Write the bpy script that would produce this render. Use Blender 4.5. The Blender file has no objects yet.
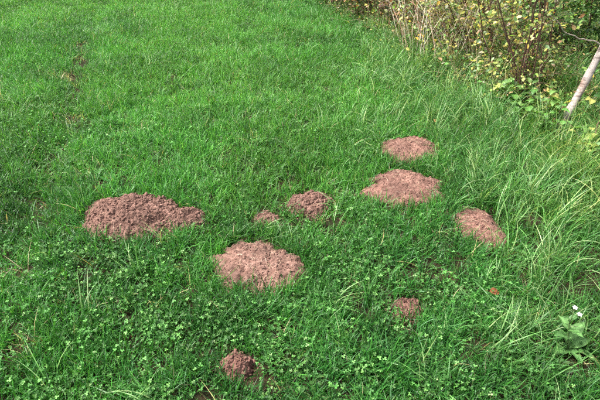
import bpy, math, random
import numpy as np
from mathutils import Vector

R = math.radians
random.seed(7)
rng = np.random.default_rng(11)
scene = bpy.context.scene
col = scene.collection

# ------------------------------------------------------------------ camera, sky, sun, exposure
CAM_H, PITCH, LENS = 1.6, 35.0, 28.3
cam_d = bpy.data.cameras.new('camera')
cam = bpy.data.objects.new('camera', cam_d)
col.objects.link(cam)
cam.location = (0, 0, CAM_H)
cam.rotation_euler = (R(90 - PITCH), 0, 0)
cam_d.sensor_width = 36
cam_d.lens = LENS
cam_d.clip_start = 0.05
cam_d.clip_end = 2000
scene.camera = cam

SUN_EL, SUN_AZ = 58.0, -88.0          # azimuth clockwise from +Y (the view direction)
world = bpy.data.worlds.new('World')
scene.world = world
world.use_nodes = True
wn = world.node_tree
sky = wn.nodes.new('ShaderNodeTexSky')
sky.sky_type = 'NISHITA'
sky.sun_disc = False
sky.sun_elevation = R(SUN_EL)
sky.sun_rotation = R(SUN_AZ)
sky.air_density = 1.0
sky.dust_density = 4.0
sky.ozone_density = 0.6
hs = wn.nodes.new('ShaderNodeHueSaturation')          # thin white cloud: a much paler sky, the same in every direction
hs.inputs['Saturation'].default_value = 0.35
wn.links.new(sky.outputs[0], hs.inputs['Color'])
wn.links.new(hs.outputs[0], wn.nodes['Background'].inputs[0])
wn.nodes['Background'].inputs[1].default_value = 0.115

sun_d = bpy.data.lights.new('sun', 'SUN')
sun_d.energy = 3.0
sun_d.angle = R(11)
sun_d.color = (1.0, 0.955, 0.89)
sun = bpy.data.objects.new('sun', sun_d)
col.objects.link(sun)
sd = Vector((math.sin(R(SUN_AZ)) * math.cos(R(SUN_EL)), math.cos(R(SUN_AZ)) * math.cos(R(SUN_EL)), math.sin(R(SUN_EL))))
sun.rotation_euler = sd.to_track_quat('Z', 'Y').to_euler()
sun.location = sd * 20

vs = scene.view_settings
vs.view_transform = 'Standard'
vs.look = 'None'
vs.gamma = 1
vs.use_curve_mapping = False
vs.exposure = 1.8
scene.render.engine = 'CYCLES'
scene.cycles.max_bounces = 4
scene.cycles.diffuse_bounces = 3
scene.cycles.transmission_bounces = 3
scene.cycles.use_denoising = False
scene.cycles.use_adaptive_sampling = True
scene.cycles.adaptive_threshold = 0.045
scene.cycles.adaptive_min_samples = 28

# ------------------------------------------------------------------ numeric helpers
_LAT = rng.random((256, 256))


def vnoise(x, y):
    x = np.asarray(x, float); y = np.asarray(y, float)
    xi = np.floor(x).astype(int); yi = np.floor(y).astype(int)
    fx = x - xi; fy = y - yi
    fx = fx * fx * (3 - 2 * fx); fy = fy * fy * (3 - 2 * fy)
    a = _LAT[xi & 255, yi & 255]; b = _LAT[(xi + 1) & 255, yi & 255]
    c = _LAT[xi & 255, (yi + 1) & 255]; d = _LAT[(xi + 1) & 255, (yi + 1) & 255]
    return (a * (1 - fx) + b * fx) * (1 - fy) + (c * (1 - fx) + d * fx) * fy


def fbm(x, y, o=4):
    s = 0; a = 0.5; t = 0
    for i in range(o):
        s = s + a * vnoise(x * 2 ** i + 17.3 * i, y * 2 ** i + 5.1 * i); t += a; a *= 0.55
    return s / t


def smooth(a, b, x):
    t = np.clip((np.asarray(x, float) - a) / (b - a), 0, 1)
    return t * t * (3 - 2 * t)


# wheel rut running away on the left
RUT = np.array([(-3.3, 9.5), (-2.75, 6.6), (-2.35, 5.2), (-2.05, 4.2), (-1.75, 3.3), (-1.60, 2.5), (-1.5, 1.6), (-1.45, 0.2)])


def rut_dist(x, y):
    rx = np.interp(-np.asarray(y, float), -RUT[:, 1], RUT[:, 0])
    return np.asarray(x, float) - rx


def ground_h(x, y):
    x = np.asarray(x, float); y = np.asarray(y, float)
    near = 1 - smooth(13, 22, np.hypot(x, y))
    h = (fbm(x * 0.9 + 3, y * 0.9, 3) - 0.5) * 0.07 + (fbm(x * 5, y * 5 + 9, 2) - 0.5) * 0.018
    h = h - 0.03 * np.exp(-(rut_dist(x, y) / 0.16) ** 2)
    return h * near


def edge_x(y):                        # where the mown lawn gives way to long grass
    return 0.93 - 0.08 * np.asarray(y, float)


def hedge_off(x, y):                  # signed distance behind the foot of the hedge (positive = inside)
    # foot of the hedge runs from (0.45, 7.5) to (1.95, 3.1)
    dx, dy = 1.50, -4.4
    l = math.hypot(dx, dy)
    nx, ny = -dy / l, dx / l
    return (np.asarray(x, float) - 0.45) * nx + (np.asarray(y, float) - 7.5) * ny


def in_view(x, y, m=0.9):
    depth = y * math.cos(R(PITCH)) + CAM_H * math.sin(R(PITCH))
    return np.abs(x) < (0.64 * depth + m)


# ------------------------------------------------------------------ mesh helpers
def mesh_from(name, verts, faces, mats=(), cols=None, smooth_shade=False):
    me = bpy.data.meshes.new(name)
    me.from_pydata([tuple(v) for v in verts], [], [tuple(f) for f in faces])
    for m in mats:
        me.materials.append(m)
    if cols is not None:
        at = me.attributes.new('col', 'FLOAT_COLOR', 'POINT')
        c = np.ones((len(verts), 4)); c[:, :3] = cols
        at.data.foreach_set('color', c.astype(np.float32).ravel())
    if smooth_shade:
        me.polygons.foreach_set('use_smooth', [True] * len(me.polygons))
    me.update()
    return me


def link(name, me, parent=None, loc=None, rot=None):
    o = bpy.data.objects.new(name, me)
    col.objects.link(o)
    if parent is not None:
        o.parent = parent
    if loc is not None:
        o.location = loc
    if rot is not None:
        o.rotation_euler = rot
    return o


def tag(o, label=None, cat=None, group=None, kind=None):
    if label: o['label'] = label
    if cat: o['category'] = cat
    if group: o['group'] = group
    if kind: o['kind'] = kind
    return o


def empty(name, loc, rz=0.0):
    o = bpy.data.objects.new(name, None)
    col.objects.link(o)
    o.location = loc
    o.rotation_euler = (0, 0, rz)
    o.empty_display_size = 0.1
    return o


class MB:
    def __init__(self): self.v = []; self.f = []; self.c = []; self.n = 0
    def add(self, v, f, c=(1, 1, 1)):
        v = np.asarray(v, float)
        self.v.append(v)
        self.f.extend([tuple(int(i) + self.n for i in q) for q in f])
        c = np.asarray(c, float)
        self.c.append(np.tile(c, (len(v), 1)) if c.ndim == 1 else c)
        self.n += len(v)
    def mesh(self, name, mat, smooth_shade=False):
        return mesh_from(name, np.concatenate(self.v), self.f, [mat], np.concatenate(self.c), smooth_shade)


def tube(pts, rad, sides=6, cap=True):
    pts = np.asarray(pts, float); n = len(pts)
    rad = np.broadcast_to(np.asarray(rad, float), (n,))
    t = np.gradient(pts, axis=0)
    t /= np.linalg.norm(t, axis=1)[:, None] + 1e-9
    ref = np.array([0.31, 0.95, 0.05])
    if abs(np.dot(t.mean(0), ref)) > 0.85: ref = np.array([1.0, 0, 0.1])
    a = np.cross(t, ref); a /= np.linalg.norm(a, axis=1)[:, None] + 1e-9
    b = np.cross(t, a)
    ang = np.linspace(0, 2 * math.pi, sides, endpoint=False)
    v = pts[:, None, :] + rad[:, None, None] * (np.cos(ang)[None, :, None] * a[:, None, :] + np.sin(ang)[None, :, None] * b[:, None, :])
    v = v.reshape(-1, 3)
    f = []
    for i in range(n - 1):
        for j in range(sides):
            k = (j + 1) % sides
            f.append((i * sides + j, i * sides + k, (i + 1) * sides + k, (i + 1) * sides + j))
    if cap:
        f.append(tuple(range(sides))[::-1]); f.append(tuple(range((n - 1) * sides, n * sides)))
    return v, f


LEAF_V = np.array([(0, 0, 0), (.30, 0, 0), (.68, 0, -.015), (1, 0, -.10),
                   (.16, .17, .03), (.45, .31, .06), (.76, .21, .03),
                   (.16, -.17, .03), (.45, -.31, .06), (.76, -.21, .03)])
LEAF_F = [(0, 1, 4), (1, 5, 4), (1, 2, 5), (2, 6, 5), (2, 3, 6), (0, 7, 1), (1, 7, 8), (1, 8, 2), (2, 8, 9), (2, 9, 3)]


def leaves_mesh(name, pos, d, up, size, cols, mat, width=1.0):
    pos = np.asarray(pos, float); d = np.asarray(d, float); up = np.asarray(up, float)
    d = d / (np.linalg.norm(d, axis=1)[:, None] + 1e-9)
    s = np.cross(up, d); s /= np.linalg.norm(s, axis=1)[:, None] + 1e-9
    n = np.cross(d, s)
    size = np.asarray(size, float)[:, None, None]
    w = np.asarray(width, float).reshape(-1, 1, 1) if np.ndim(width) else width
    T = LEAF_V
    v = pos[:, None, :] + size * (T[None, :, 0:1] * d[:, None, :] + w * T[None, :, 1:2] * s[:, None, :] + T[None, :, 2:3] * n[:, None, :])
    N = len(pos); k = len(T)
    f = (np.array(LEAF_F)[None] + (np.arange(N) * k)[:, None, None]).reshape(-1, 3)
    c = np.repeat(np.asarray(cols, float), k, axis=0)
    return mesh_from(name, v.reshape(-1, 3), f.tolist(), [mat], c, True)


def pick(palette, weights, n, jit=0.18):
    p = np.asarray(palette, float)
    w = np.asarray(weights, float); w = w / w.sum()
    c = p[rng.choice(len(p), n, p=w)]
    return np.clip(c * np.exp(rng.normal(0, jit, (n, 1))) * np.exp(rng.normal(0, jit * 0.35, (n, 3))), 0, 1)


# ------------------------------------------------------------------ materials
def new_mat(name):
    m = bpy.data.materials.new(name)
    m.use_nodes = True
    nt = m.node_tree
    for n in list(nt.nodes):
        nt.nodes.remove(n)
    out = nt.nodes.new('ShaderNodeOutputMaterial')
    return m, nt, out


def leaf_mat(name, transl=0.3, rough=0.45, spec=0.5, tint=False, gain=1.0):
    m, nt, out = new_mat(name)
    N = nt.nodes.new; L = nt.links.new
    a = N('ShaderNodeAttribute'); a.attribute_name = 'col'
    c = a.outputs['Color']
    if tint:
        b = N('ShaderNodeAttribute'); b.attribute_type = 'INSTANCER'; b.attribute_name = 'tint'
        mx = N('ShaderNodeMix'); mx.data_type = 'RGBA'; mx.blend_type = 'MULTIPLY'; mx.inputs[0].default_value = 1
        L(c, mx.inputs[6]); L(b.outputs['Color'], mx.inputs[7]); c = mx.outputs[2]
    # fine mottling along the blade
    tc = N('ShaderNodeNewGeometry'); nz = N('ShaderNodeTexNoise'); nz.inputs['Scale'].default_value = 160
    L(tc.outputs['Position'], nz.inputs['Vector'])
    mr = N('ShaderNodeMapRange'); mr.inputs[1].default_value = .3; mr.inputs[2].default_value = .7
    mr.inputs[3].default_value = .84 * gain; mr.inputs[4].default_value = 1.16 * gain
    L(nz.outputs[0], mr.inputs[0])
    ml = N('ShaderNodeVectorMath'); ml.operation = 'SCALE'
    L(c, ml.inputs[0]); L(mr.outputs[0], ml.inputs['Scale'])
    p = N('ShaderNodeBsdfPrincipled')
    L(ml.outputs[0], p.inputs['Base Color'])
    p.inputs['Roughness'].default_value = rough
    p.inputs['Specular IOR Level'].default_value = spec
    t = N('ShaderNodeBsdfTranslucent')
    tcol = N('ShaderNodeMix'); tcol.data_type = 'RGBA'; tcol.blend_type = 'MULTIPLY'; tcol.inputs[0].default_value = 1
    L(ml.outputs[0], tcol.inputs[6]); tcol.inputs[7].default_value = (1.5, 1.45, 0.7, 1)
    L(tcol.outputs[2], t.inputs['Color'])
    mix = N('ShaderNodeMixShader'); mix.inputs[0].default_value = transl
    L(p.outputs[0], mix.inputs[1]); L(t.outputs[0], mix.inputs[2])
    L(mix.outputs[0], out.inputs[0])
    return m


def soil_mat(name, light, dark, scale=30.0, use_col=False, bump=0.6):
    m, nt, out = new_mat(name)
    N = nt.nodes.new; L = nt.links.new
    g = N('ShaderNodeNewGeometry')
    n1 = N('ShaderNodeTexNoise'); n1.inputs['Scale'].default_value = scale; n1.inputs['Detail'].default_value = 8; n1.inputs['Roughness'].default_value = .7
    L(g.outputs['Position'], n1.inputs['Vector'])
    cr = N('ShaderNodeValToRGB')
    cr.color_ramp.elements[0].position = .36; cr.color_ramp.elements[0].color = (*dark, 1)
    cr.color_ramp.elements[1].position = .66; cr.color_ramp.elements[1].color = (*light, 1)
    L(n1.outputs[0], cr.inputs[0])
    c = cr.outputs[0]
    if use_col:
        a = N('ShaderNodeAttribute'); a.attribute_name = 'col'
        mx = N('ShaderNodeMix'); mx.data_type = 'RGBA'; mx.blend_type = 'MULTIPLY'; mx.inputs[0].default_value = 1
        L(c, mx.inputs[6]); L(a.outputs['Color'], mx.inputs[7]); c = mx.outputs[2]
    p = N('ShaderNodeBsdfPrincipled'); p.inputs['Roughness'].default_value = .95
    p.inputs['Specular IOR Level'].default_value = .15
    L(c, p.inputs['Base Color'])
    n2 = N('ShaderNodeTexNoise'); n2.inputs['Scale'].default_value = scale * 9; n2.inputs['Detail'].default_value = 5
    L(g.outputs['Position'], n2.inputs['Vector'])
    b = N('ShaderNodeBump'); b.inputs['Strength'].default_value = bump; b.inputs['Distance'].default_value = .004
    L(n2.outputs[0], b.inputs['Height']); L(b.outputs[0], p.inputs['Normal'])
    L(p.outputs[0], out.inputs[0])
    return m


M_grass = leaf_mat('grass_blade', .36, .45, .34, tint=True)
M_clover = leaf_mat('clover_leaf', .28, .55, .3, tint=True)
M_leaf = leaf_mat('shrub_leaf', .35, .45, .5)
M_dry = leaf_mat('dry_leaf', .15, .7, .25)
M_weed = leaf_mat('weed_leaf', .22, .6, .25)
M_petal = leaf_mat('white_petal', .3, .6, .3)
M_soil = soil_mat('molehill_soil', (.205, .122, .097), (.074, .038, .028), 34, True)
M_crumb = soil_mat('soil_crumb', (.215, .128, .102), (.096, .050, .038), 60, True, .4)


def ground_mat():
    m, nt, out = new_mat('ground_soil')
    N = nt.nodes.new; L = nt.links.new
    g = N('ShaderNodeNewGeometry')
    n1 = N('ShaderNodeTexNoise'); n1.inputs['Scale'].default_value = 9; n1.inputs['Detail'].default_value = 10; n1.inputs['Roughness'].default_value = .7
    L(g.outputs['Position'], n1.inputs['Vector'])
    cr = N('ShaderNodeValToRGB')
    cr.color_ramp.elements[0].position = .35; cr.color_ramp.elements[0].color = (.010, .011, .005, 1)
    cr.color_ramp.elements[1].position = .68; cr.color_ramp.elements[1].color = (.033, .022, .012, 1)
    L(n1.outputs[0], cr.inputs[0])
    # pasture far away, where single blades no longer show
    ln = N('ShaderNodeVectorMath'); ln.operation = 'LENGTH'; L(g.outputs['Position'], ln.inputs[0])
    mr = N('ShaderNodeMapRange'); mr.inputs[1].default_value = 8.5; mr.inputs[2].default_value = 13.5
    L(ln.outputs['Value'], mr.inputs[0])
    n3 = N('ShaderNodeTexNoise'); n3.inputs['Scale'].default_value = 1.2; n3.inputs['Detail'].default_value = 8
    L(g.outputs['Position'], n3.inputs['Vector'])
    c2 = N('ShaderNodeValToRGB')
    c2.color_ramp.elements[0].position = .3; c2.color_ramp.elements[0].color = (.030, .075, .013, 1)
    c2.color_ramp.elements[1].position = .7; c2.color_ramp.elements[1].color = (.055, .125, .022, 1)
    L(n3.outputs[0], c2.inputs[0])
    mx = N('ShaderNodeMix'); mx.data_type = 'RGBA'
    L(mr.outputs[0], mx.inputs[0]); L(cr.outputs[0], mx.inputs[6]); L(c2.outputs[0], mx.inputs[7])
    p = N('ShaderNodeBsdfPrincipled'); p.inputs['Roughness'].default_value = .95; p.inputs['Specular IOR Level'].default_value = .1
    L(mx.outputs[2], p.inputs['Base Color'])
    n2 = N('ShaderNodeTexNoise'); n2.inputs['Scale'].default_value = 120; n2.inputs['Detail'].default_value = 6
    L(g.outputs['Position'], n2.inputs['Vector'])
    b = N('ShaderNodeBump'); b.inputs['Strength'].default_value = .7; b.inputs['Distance'].default_value = .008
    L(n2.outputs[0], b.inputs['Height']); L(b.outputs[0], p.inputs['Normal'])
    L(p.outputs[0], out.inputs[0])
    return m


def bark_mat(name, light, dark, birch=False):
    m, nt, out = new_mat(name)
    N = nt.nodes.new; L = nt.links.new
    tc = N('ShaderNodeTexCoord'); mp = N('ShaderNodeMapping')
    mp.inputs['Scale'].default_value = (14, 14, 60) if birch else (60, 60, 12)
    L(tc.outputs['Object'], mp.inputs[0])
    n1 = N('ShaderNodeTexNoise'); n1.inputs['Scale'].default_value = 1; n1.inputs['Detail'].default_value = 7; n1.inputs['Roughness'].default_value = .65
    L(mp.outputs[0], n1.inputs['Vector'])
    cr = N('ShaderNodeValToRGB')
    cr.color_ramp.elements[0].position = .33 if birch else .35; cr.color_ramp.elements[0].color = (*dark, 1)
    cr.color_ramp.elements[1].position = .52 if birch else .7; cr.color_ramp.elements[1].color = (*light, 1)
    L(n1.outputs[0], cr.inputs[0])
    c = cr.outputs[0]
    if birch:
        n3 = N('ShaderNodeTexNoise'); n3.inputs['Scale'].default_value = 9; n3.inputs['Detail'].default_value = 3
        L(tc.outputs['Object'], n3.inputs['Vector'])
        c3 = N('ShaderNodeValToRGB')
        c3.color_ramp.elements[0].position = .55; c3.color_ramp.elements[0].color = (1, 1, 1, 1)
        c3.color_ramp.elements[1].position = .72; c3.color_ramp.elements[1].color = (.68, .46, .36, 1)
        L(n3.outputs[0], c3.inputs[0])
        mx = N('ShaderNodeMix'); mx.data_type = 'RGBA'; mx.blend_type = 'MULTIPLY'; mx.inputs[0].default_value = 1
        L(c, mx.inputs[6]); L(c3.outputs[0], mx.inputs[7]); c = mx.outputs[2]
    p = N('ShaderNodeBsdfPrincipled'); p.inputs['Roughness'].default_value = .8; p.inputs['Specular IOR Level'].default_value = .25
    L(c, p.inputs['Base Color'])
    b = N('ShaderNodeBump'); b.inputs['Strength'].default_value = .5; b.inputs['Distance'].default_value = .004
    L(n1.outputs[0], b.inputs['Height']); L(b.outputs[0], p.inputs['Normal'])
    L(p.outputs[0], out.inputs[0])
    return m


M_ground = ground_mat()
M_bark = bark_mat('dark_bark', (.17, .090, .068), (.045, .024, .018))
M_twig = bark_mat('twig_bark', (.20, .13, .085), (.06, .035, .022))
M_birch = bark_mat('birch_bark', (.33, .285, .26), (.10, .072, .060), True)
M_pale = bark_mat('pale_twig_bark', (.42, .36, .31), (.20, .15, .12))

# ------------------------------------------------------------------ ground: one sheet out to the horizon
def axis(lo, hi, step, far=400.0):
    a = list(np.arange(lo, hi + step / 2, step))
    d = step; x = hi
    while x < far: d *= 1.35; x += d; a.append(x)
    d = step; x = lo; pre = []
    while x > -far: d *= 1.35; x -= d; pre.append(x)
    return np.array(pre[::-1] + a)


gx = axis(-8, 4, 0.07); gy = axis(-0.5, 14, 0.07)
GX, GY = np.meshgrid(gx, gy, indexing='ij')
gv = np.stack([GX, GY, ground_h(GX, GY)], -1).reshape(-1, 3)
ny_ = len(gy)
I, J = np.meshgrid(np.arange(len(gx) - 1), np.arange(ny_ - 1), indexing='ij')
q = (I * ny_ + J).ravel()
gf = np.stack([q, q + ny_, q + ny_ + 1, q + 1], 1)
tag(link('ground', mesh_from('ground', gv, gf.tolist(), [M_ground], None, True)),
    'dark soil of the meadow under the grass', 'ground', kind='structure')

# ------------------------------------------------------------------ molehills
# each heap: x, y, half width, half depth, turn (deg), height
HEAPS = []            # everything that keeps the grass away


def heap_rho(x, y, h):
    cx, cy, rx, ry, a, _ = h[:6]
    ca, sa = math.cos(R(a)), math.sin(R(a))
    dx, dy = x - cx, y - cy
    u = (ca * dx + sa * dy) / rx; v = (-sa * dx + ca * dy) / ry
    th = np.arctan2(v, u)
    seed = cx * 13.7 + cy * 7.1
    wob = 1 + 0.50 * (fbm(np.cos(th) * 1.3 + seed, np.sin(th) * 1.3 + seed * 2, 3) - 0.5) + 0.34 * (fbm(np.cos(th) * 5 + seed, np.sin(th) * 5, 2) - 0.5)
    return np.hypot(u, v) / wob


ICO = None


def crumb_template(k):
    import bmesh
    bm = bmesh.new(); bmesh.ops.create_icosphere(bm, subdivisions=1, radius=1)
    v = np.array([x.co[:] for x in bm.verts]); f = [tuple(x.index for x in p.verts) for p in bm.faces]
    bm.free()
    if k < 4:
        v = v * (1 + rng.normal(0, .16, (len(v), 1))) * np.array([1, rng.uniform(.7, 1), rng.uniform(.55, .85)])
    return v, f


CR = [crumb_template(k) for k in range(4)]


def clod_shape():
    import bmesh
    bm = bmesh.new(); bmesh.ops.create_icosphere(bm, subdivisions=3, radius=1)
    v = np.array([x.co[:] for x in bm.verts]); f = [tuple(x.index for x in p.verts) for p in bm.faces]
    bm.free()
    o = rng.random(3) * 40
    d = fbm(v[:, 0] * 1.3 + v[:, 2] * .9 + o[0], v[:, 1] * 1.3 - v[:, 2] * .7 + o[1], 4) - .5
    e = fbm(v[:, 0] * 5 + v[:, 2] * 3 + o[1], v[:, 1] * 5 + v[:, 2] * 4 + o[2], 3) - .5
    return v * (1 + .9 * d + .5 * e)[:, None] * np.array([1, rng.uniform(.65, .95), rng.uniform(.5, .75)]), f


def rot_rand(n):
    qn = rng.normal(size=(n, 4)); qn /= np.linalg.norm(qn, axis=1)[:, None]
    w, x, y, z = qn.T
    return np.stack([np.stack([1 - 2 * (y * y + z * z), 2 * (x * y - z * w), 2 * (x * z + y * w)], -1),
                     np.stack([2 * (x * y + z * w), 1 - 2 * (x * x + z * z), 2 * (y * z - x * w)], -1),
                     np.stack([2 * (x * z - y * w), 2 * (y * z + x * w), 1 - 2 * (x * x + y * y)], -1)], 1)


def heap_height(x, y, heaps, lumps, rough):
    z = np.full(np.shape(x), -0.03)
    for h in heaps:
        r = heap_rho(x, y, h)
        prof = np.clip(1 - (r / 1.06) ** 2.3, 0, 1) ** 0.85
        zz = h[5] * prof - 0.012 * smooth(.9, 1.2, r) - 0.03 * smooth(1.0, 1.35, r)
        z = np.maximum(z, zz)
    base = ground_h(x, y) + z
    inside = np.clip((z + 0.012) / 0.03, 0, 1)
    bump = np.zeros(np.shape(x))
    for (lx, ly, lr, lh) in lumps:
        d2 = ((x - lx) ** 2 + (y - ly) ** 2) / lr ** 2
        bump = np.maximum(bump, lh * np.sqrt(np.clip(1 - d2, 0, 1)))
    n = (fbm(x * 28, y * 28, 3) - .5) * 0.028 * rough + (fbm(x * 90, y * 90, 3) - .5) * 0.014 * rough
    return base + inside * (bump + n)


def molehill(name, label, heaps, rough=1.0, ncrumb=700, nclod=6, nfib=60, hue=(1, 1, 1), group='molehills on the lawn', step=0.0034):
    for h in heaps: HEAPS.append(h)
    cx, cy = heaps[0][0], heaps[0][1]
    gz = float(ground_h(cx, cy))
    root = empty(name, (cx, cy, gz))
    tag(root, label, 'molehill', group)
    x0 = min(h[0] - max(h[2], h[3]) * 1.3 for h in heaps); x1 = max(h[0] + max(h[2], h[3]) * 1.3 for h in heaps)
    y0 = min(h[1] - max(h[2], h[3]) * 1.3 for h in heaps); y1 = max(h[1] + max(h[2], h[3]) * 1.3 for h in heaps)
    area = sum(math.pi * h[2] * h[3] for h in heaps)
    lumps = []
    for k in range(int(area * 2600 * rough)):
        h = heaps[rng.integers(len(heaps))]
        rr = math.sqrt(rng.random()) * .98; t = rng.random() * 6.283
        ca, sa = math.cos(R(h[4])), math.sin(R(h[4]))
        u, v = rr * math.cos(t) * h[2], rr * math.sin(t) * h[3]
        s = rng.uniform(.006, .017) * (1.7 if rng.random() < .16 else 1)
        lumps.append((h[0] + ca * u - sa * v, h[1] + sa * u + ca * v, s, s * rng.uniform(.35, .75) * min(1, rough)))
    X, Y = np.meshgrid(np.arange(x0, x1, step), np.arange(y0, y1, step), indexing='ij')
    Z = heap_height(X, Y, heaps, lumps, rough)
    rho = np.min([heap_rho(X, Y, h) for h in heaps], axis=0)
    nyy = X.shape[1]
    keep = rho < 1.25
    I, J = np.meshgrid(np.arange(X.shape[0] - 1), np.arange(nyy - 1), indexing='ij')
    ok = keep[:-1, :-1] & keep[1:, :-1] & keep[:-1, 1:] & keep[1:, 1:]
    q = (I * nyy + J)[ok]
    f = np.stack([q, q + nyy, q + nyy + 1, q + 1], 1)
    used = np.unique(f); mp = np.full(X.size, -1); mp[used] = np.arange(len(used))
    V = np.stack([X.ravel() - cx, Y.ravel() - cy, Z.ravel() - gz], 1)[used]
    xs, ys = X.ravel()[used], Y.ravel()[used]
    tone = 0.42 + .48 * smooth(.3, .7, fbm(xs * 9 + 4, ys * 9, 4)) + .60 * fbm(xs * 40 + 4, ys * 40, 3)
    C = tone[:, None] * np.asarray(hue)[None] * np.ones((1, 3))
    link('heap', mesh_from('heap', V, mp[f].tolist(), [M_soil], C, False), root)

    def place(n, maxrho, minrho=0):
        out = []
        while len(out) < n:
            h = heaps[rng.choice(len(heaps), p=np.array([a[2] * a[3] for a in heaps]) / sum(a[2] * a[3] for a in heaps))]
            rr = math.sqrt(rng.uniform(minrho ** 2, maxrho ** 2)); t = rng.random() * 6.283
            ca, sa = math.cos(R(h[4])), math.sin(R(h[4]))
            u, v = rr * math.cos(t) * h[2], rr * math.sin(t) * h[3]
            out.append((h[0] + ca * u - sa * v, h[1] + sa * u + ca * v))
        p = np.array(out)
        z = np.maximum(heap_height(p[:, 0], p[:, 1], heaps, lumps, rough), ground_h(p[:, 0], p[:, 1]))
        return np.stack([p[:, 0] - cx, p[:, 1] - cy, z - gz], 1)

    # crumbs: joined, far too many to pick apart
    mb = MB()
    P = np.concatenate([place(ncrumb, 1.0), place(int(ncrumb * .5), 1.5, .9)])
    S = np.clip(rng.lognormal(math.log(.0042 * (.55 + .45 * min(1, rough ** 1.5))), .42, len(P)), .0018, .011)
    RM = rot_rand(len(P))
    for i in range(len(P)):
        v, f = CR[i % 4]
        mb.add((v * S[i]) @ RM[i].T + P[i] + np.array([0, 0, S[i] * .25]), f, np.asarray(hue) * np.exp(rng.normal(0, .17)))
    tag(link('soil_crumbs', mb.mesh('soil_crumbs', M_crumb), root), kind='stuff')
    # the clods one can pick out
    P = place(nclod, .85) if nclod else []
    for i in range(nclod):
        s = rng.uniform(.013, .025) * min(1, .6 + .4 * rough)
        v, f = clod_shape()
        m = MB(); m.add((v * s) @ rot_rand(1)[0].T, f, np.asarray(hue) * rng.uniform(.88, 1.08))
        link('clod', m.mesh('clod', M_crumb), root, loc=P[i] - np.array([0, 0, s * .25]))
    # dry rootlets and straw lying on the heap
    if nfib:
        mb = MB(); P = place(nfib, 1.02)
        for p in P:
            L = rng.uniform(.012, .045); a = rng.random() * 6.283
            mid = p + np.array([math.cos(a) * L * .5, math.sin(a) * L * .5, rng.uniform(.004, .010)])
            end = p + np.array([math.cos(a + .12) * L, math.sin(a + .12) * L, 0])
            hz = [float(heap_height(np.array([w[0] + cx]), np.array([w[1] + cy]), heaps, lumps, rough)[0]) - gz for w in (mid, end)]
            mid[2] = max(hz[0] + .004, -.01); end[2] = max(hz[1] + .002, -.01)
            v, f = tube([p + np.array([0, 0, .002]), mid, end], [.0004, .00065, .0003], 4)
            mb.add(v, f, pick([(.42, .30, .22), (.50, .38, .28), (.30, .19, .13)], [1, 1, .8], 1)[0])
        tag(link('dry_rootlets', mb.mesh('dry_rootlets', M_dry), root), kind='stuff')
    return root


molehill('molehill', 'largest molehill, a broad crumbly heap with a smaller heap joined to its right end',
         [(-0.925, 2.10, .25, .195, -4, .095), (-0.655, 2.075, .13, .110, 0, .058)], .95, 1700, 18, 50)
molehill('molehill', 'small crumbly round molehill right of the tiny one, in the middle of the lawn',
         [(0.066, 2.255, .125, .118, 0, .05)], 1.2, 700, 4, 8)
molehill('molehill', 'tiny low molehill just above the large heap in the centre, left of the crumbly one',
         [(-0.186, 2.105, .072, .066, 0, .026)], 1.0, 240, 0, 5)
molehill('molehill', 'large smooth molehill strewn with dry rootlets in the centre foreground',
         [(-0.250, 1.715, .176, .205, 8, .060), (-0.105, 1.69, .122, .170, 0, .050)], .5, 900, 9, 190)
molehill('molehill', 'wide flattened molehill below the farthest molehill, beside the long grass',
         [(0.637, 2.39, .258, .205, 6, .062)], .5, 700, 6, 140, (1.03, .97, .97))
molehill('molehill', 'farthest molehill, pale and flat, nearest the hedge',
         [(0.700, 2.865, .160, .175, 0, .046), (0.815, 2.87, .145, .19, 0, .046)], .55, 520, 4, 90, (1.08, 1.03, 1.02))
molehill('molehill', 'tilted oval molehill sunk in long grass at the right',
         [(0.955, 1.985, .128, .162, 14, .04)], .45, 480, 3, 110, (.88, .82, .82))
molehill('molehill', 'little half hidden molehill among clover at the lower right',
         [(0.476, 1.430, .066, .070, 0, .032)], .8, 240, 0, 14, (.86, .78, .78))
molehill('molehill', 'little pointed molehill at the bottom edge of the picture',
         [(-0.247, 1.132, .066, .066, 0, .046)], .9, 240, 0, 14, (.82, .74, .74))

# bare, worn spots: no grass, brown litter (x, y, rx, ry, deg, _)
BARE = [(-1.14, 1.19, .065, .05, 0, 0), (1.18, 1.63, .06, .05, 0, 0), (-2.42, 5.25, .07, .13, 10, 0), (-2.15, 4.3, .065, .10, 0, 0), (-2.30, 4.85, .04, .06, 0, 0),
        (-1.80, 3.38, .065, .08, 0, 0), (-1.22, 2.42, .06, .05, 0, 0), (0.06, 3.28, .09, .05, 0, 0), (-0.42, 3.35, .06, .05, 0, 0),
        (-0.62, 1.72, .05, .04, 0, 0), (1.25, 2.05, .08, .06, 0, 0), (0.70, 1.23, .06, .05, 0, 0), (1.09, 1.17, .08, .07, 0, 0), (-1.32, 1.65, .07, .06, 0, 0)]


def clear_of(x, y, heap_r=1.0, bare_p=1.0):
    ok = np.ones(len(x), bool)
    for h in HEAPS:
        ok &= heap_rho(x, y, h) > heap_r * (1.16 if h[2] < .1 else 1.0)
    for h in BARE:
        ok &= (heap_rho(x, y, h) > 1.0) | (rng.random(len(x)) > bare_p)
    return ok


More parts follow.
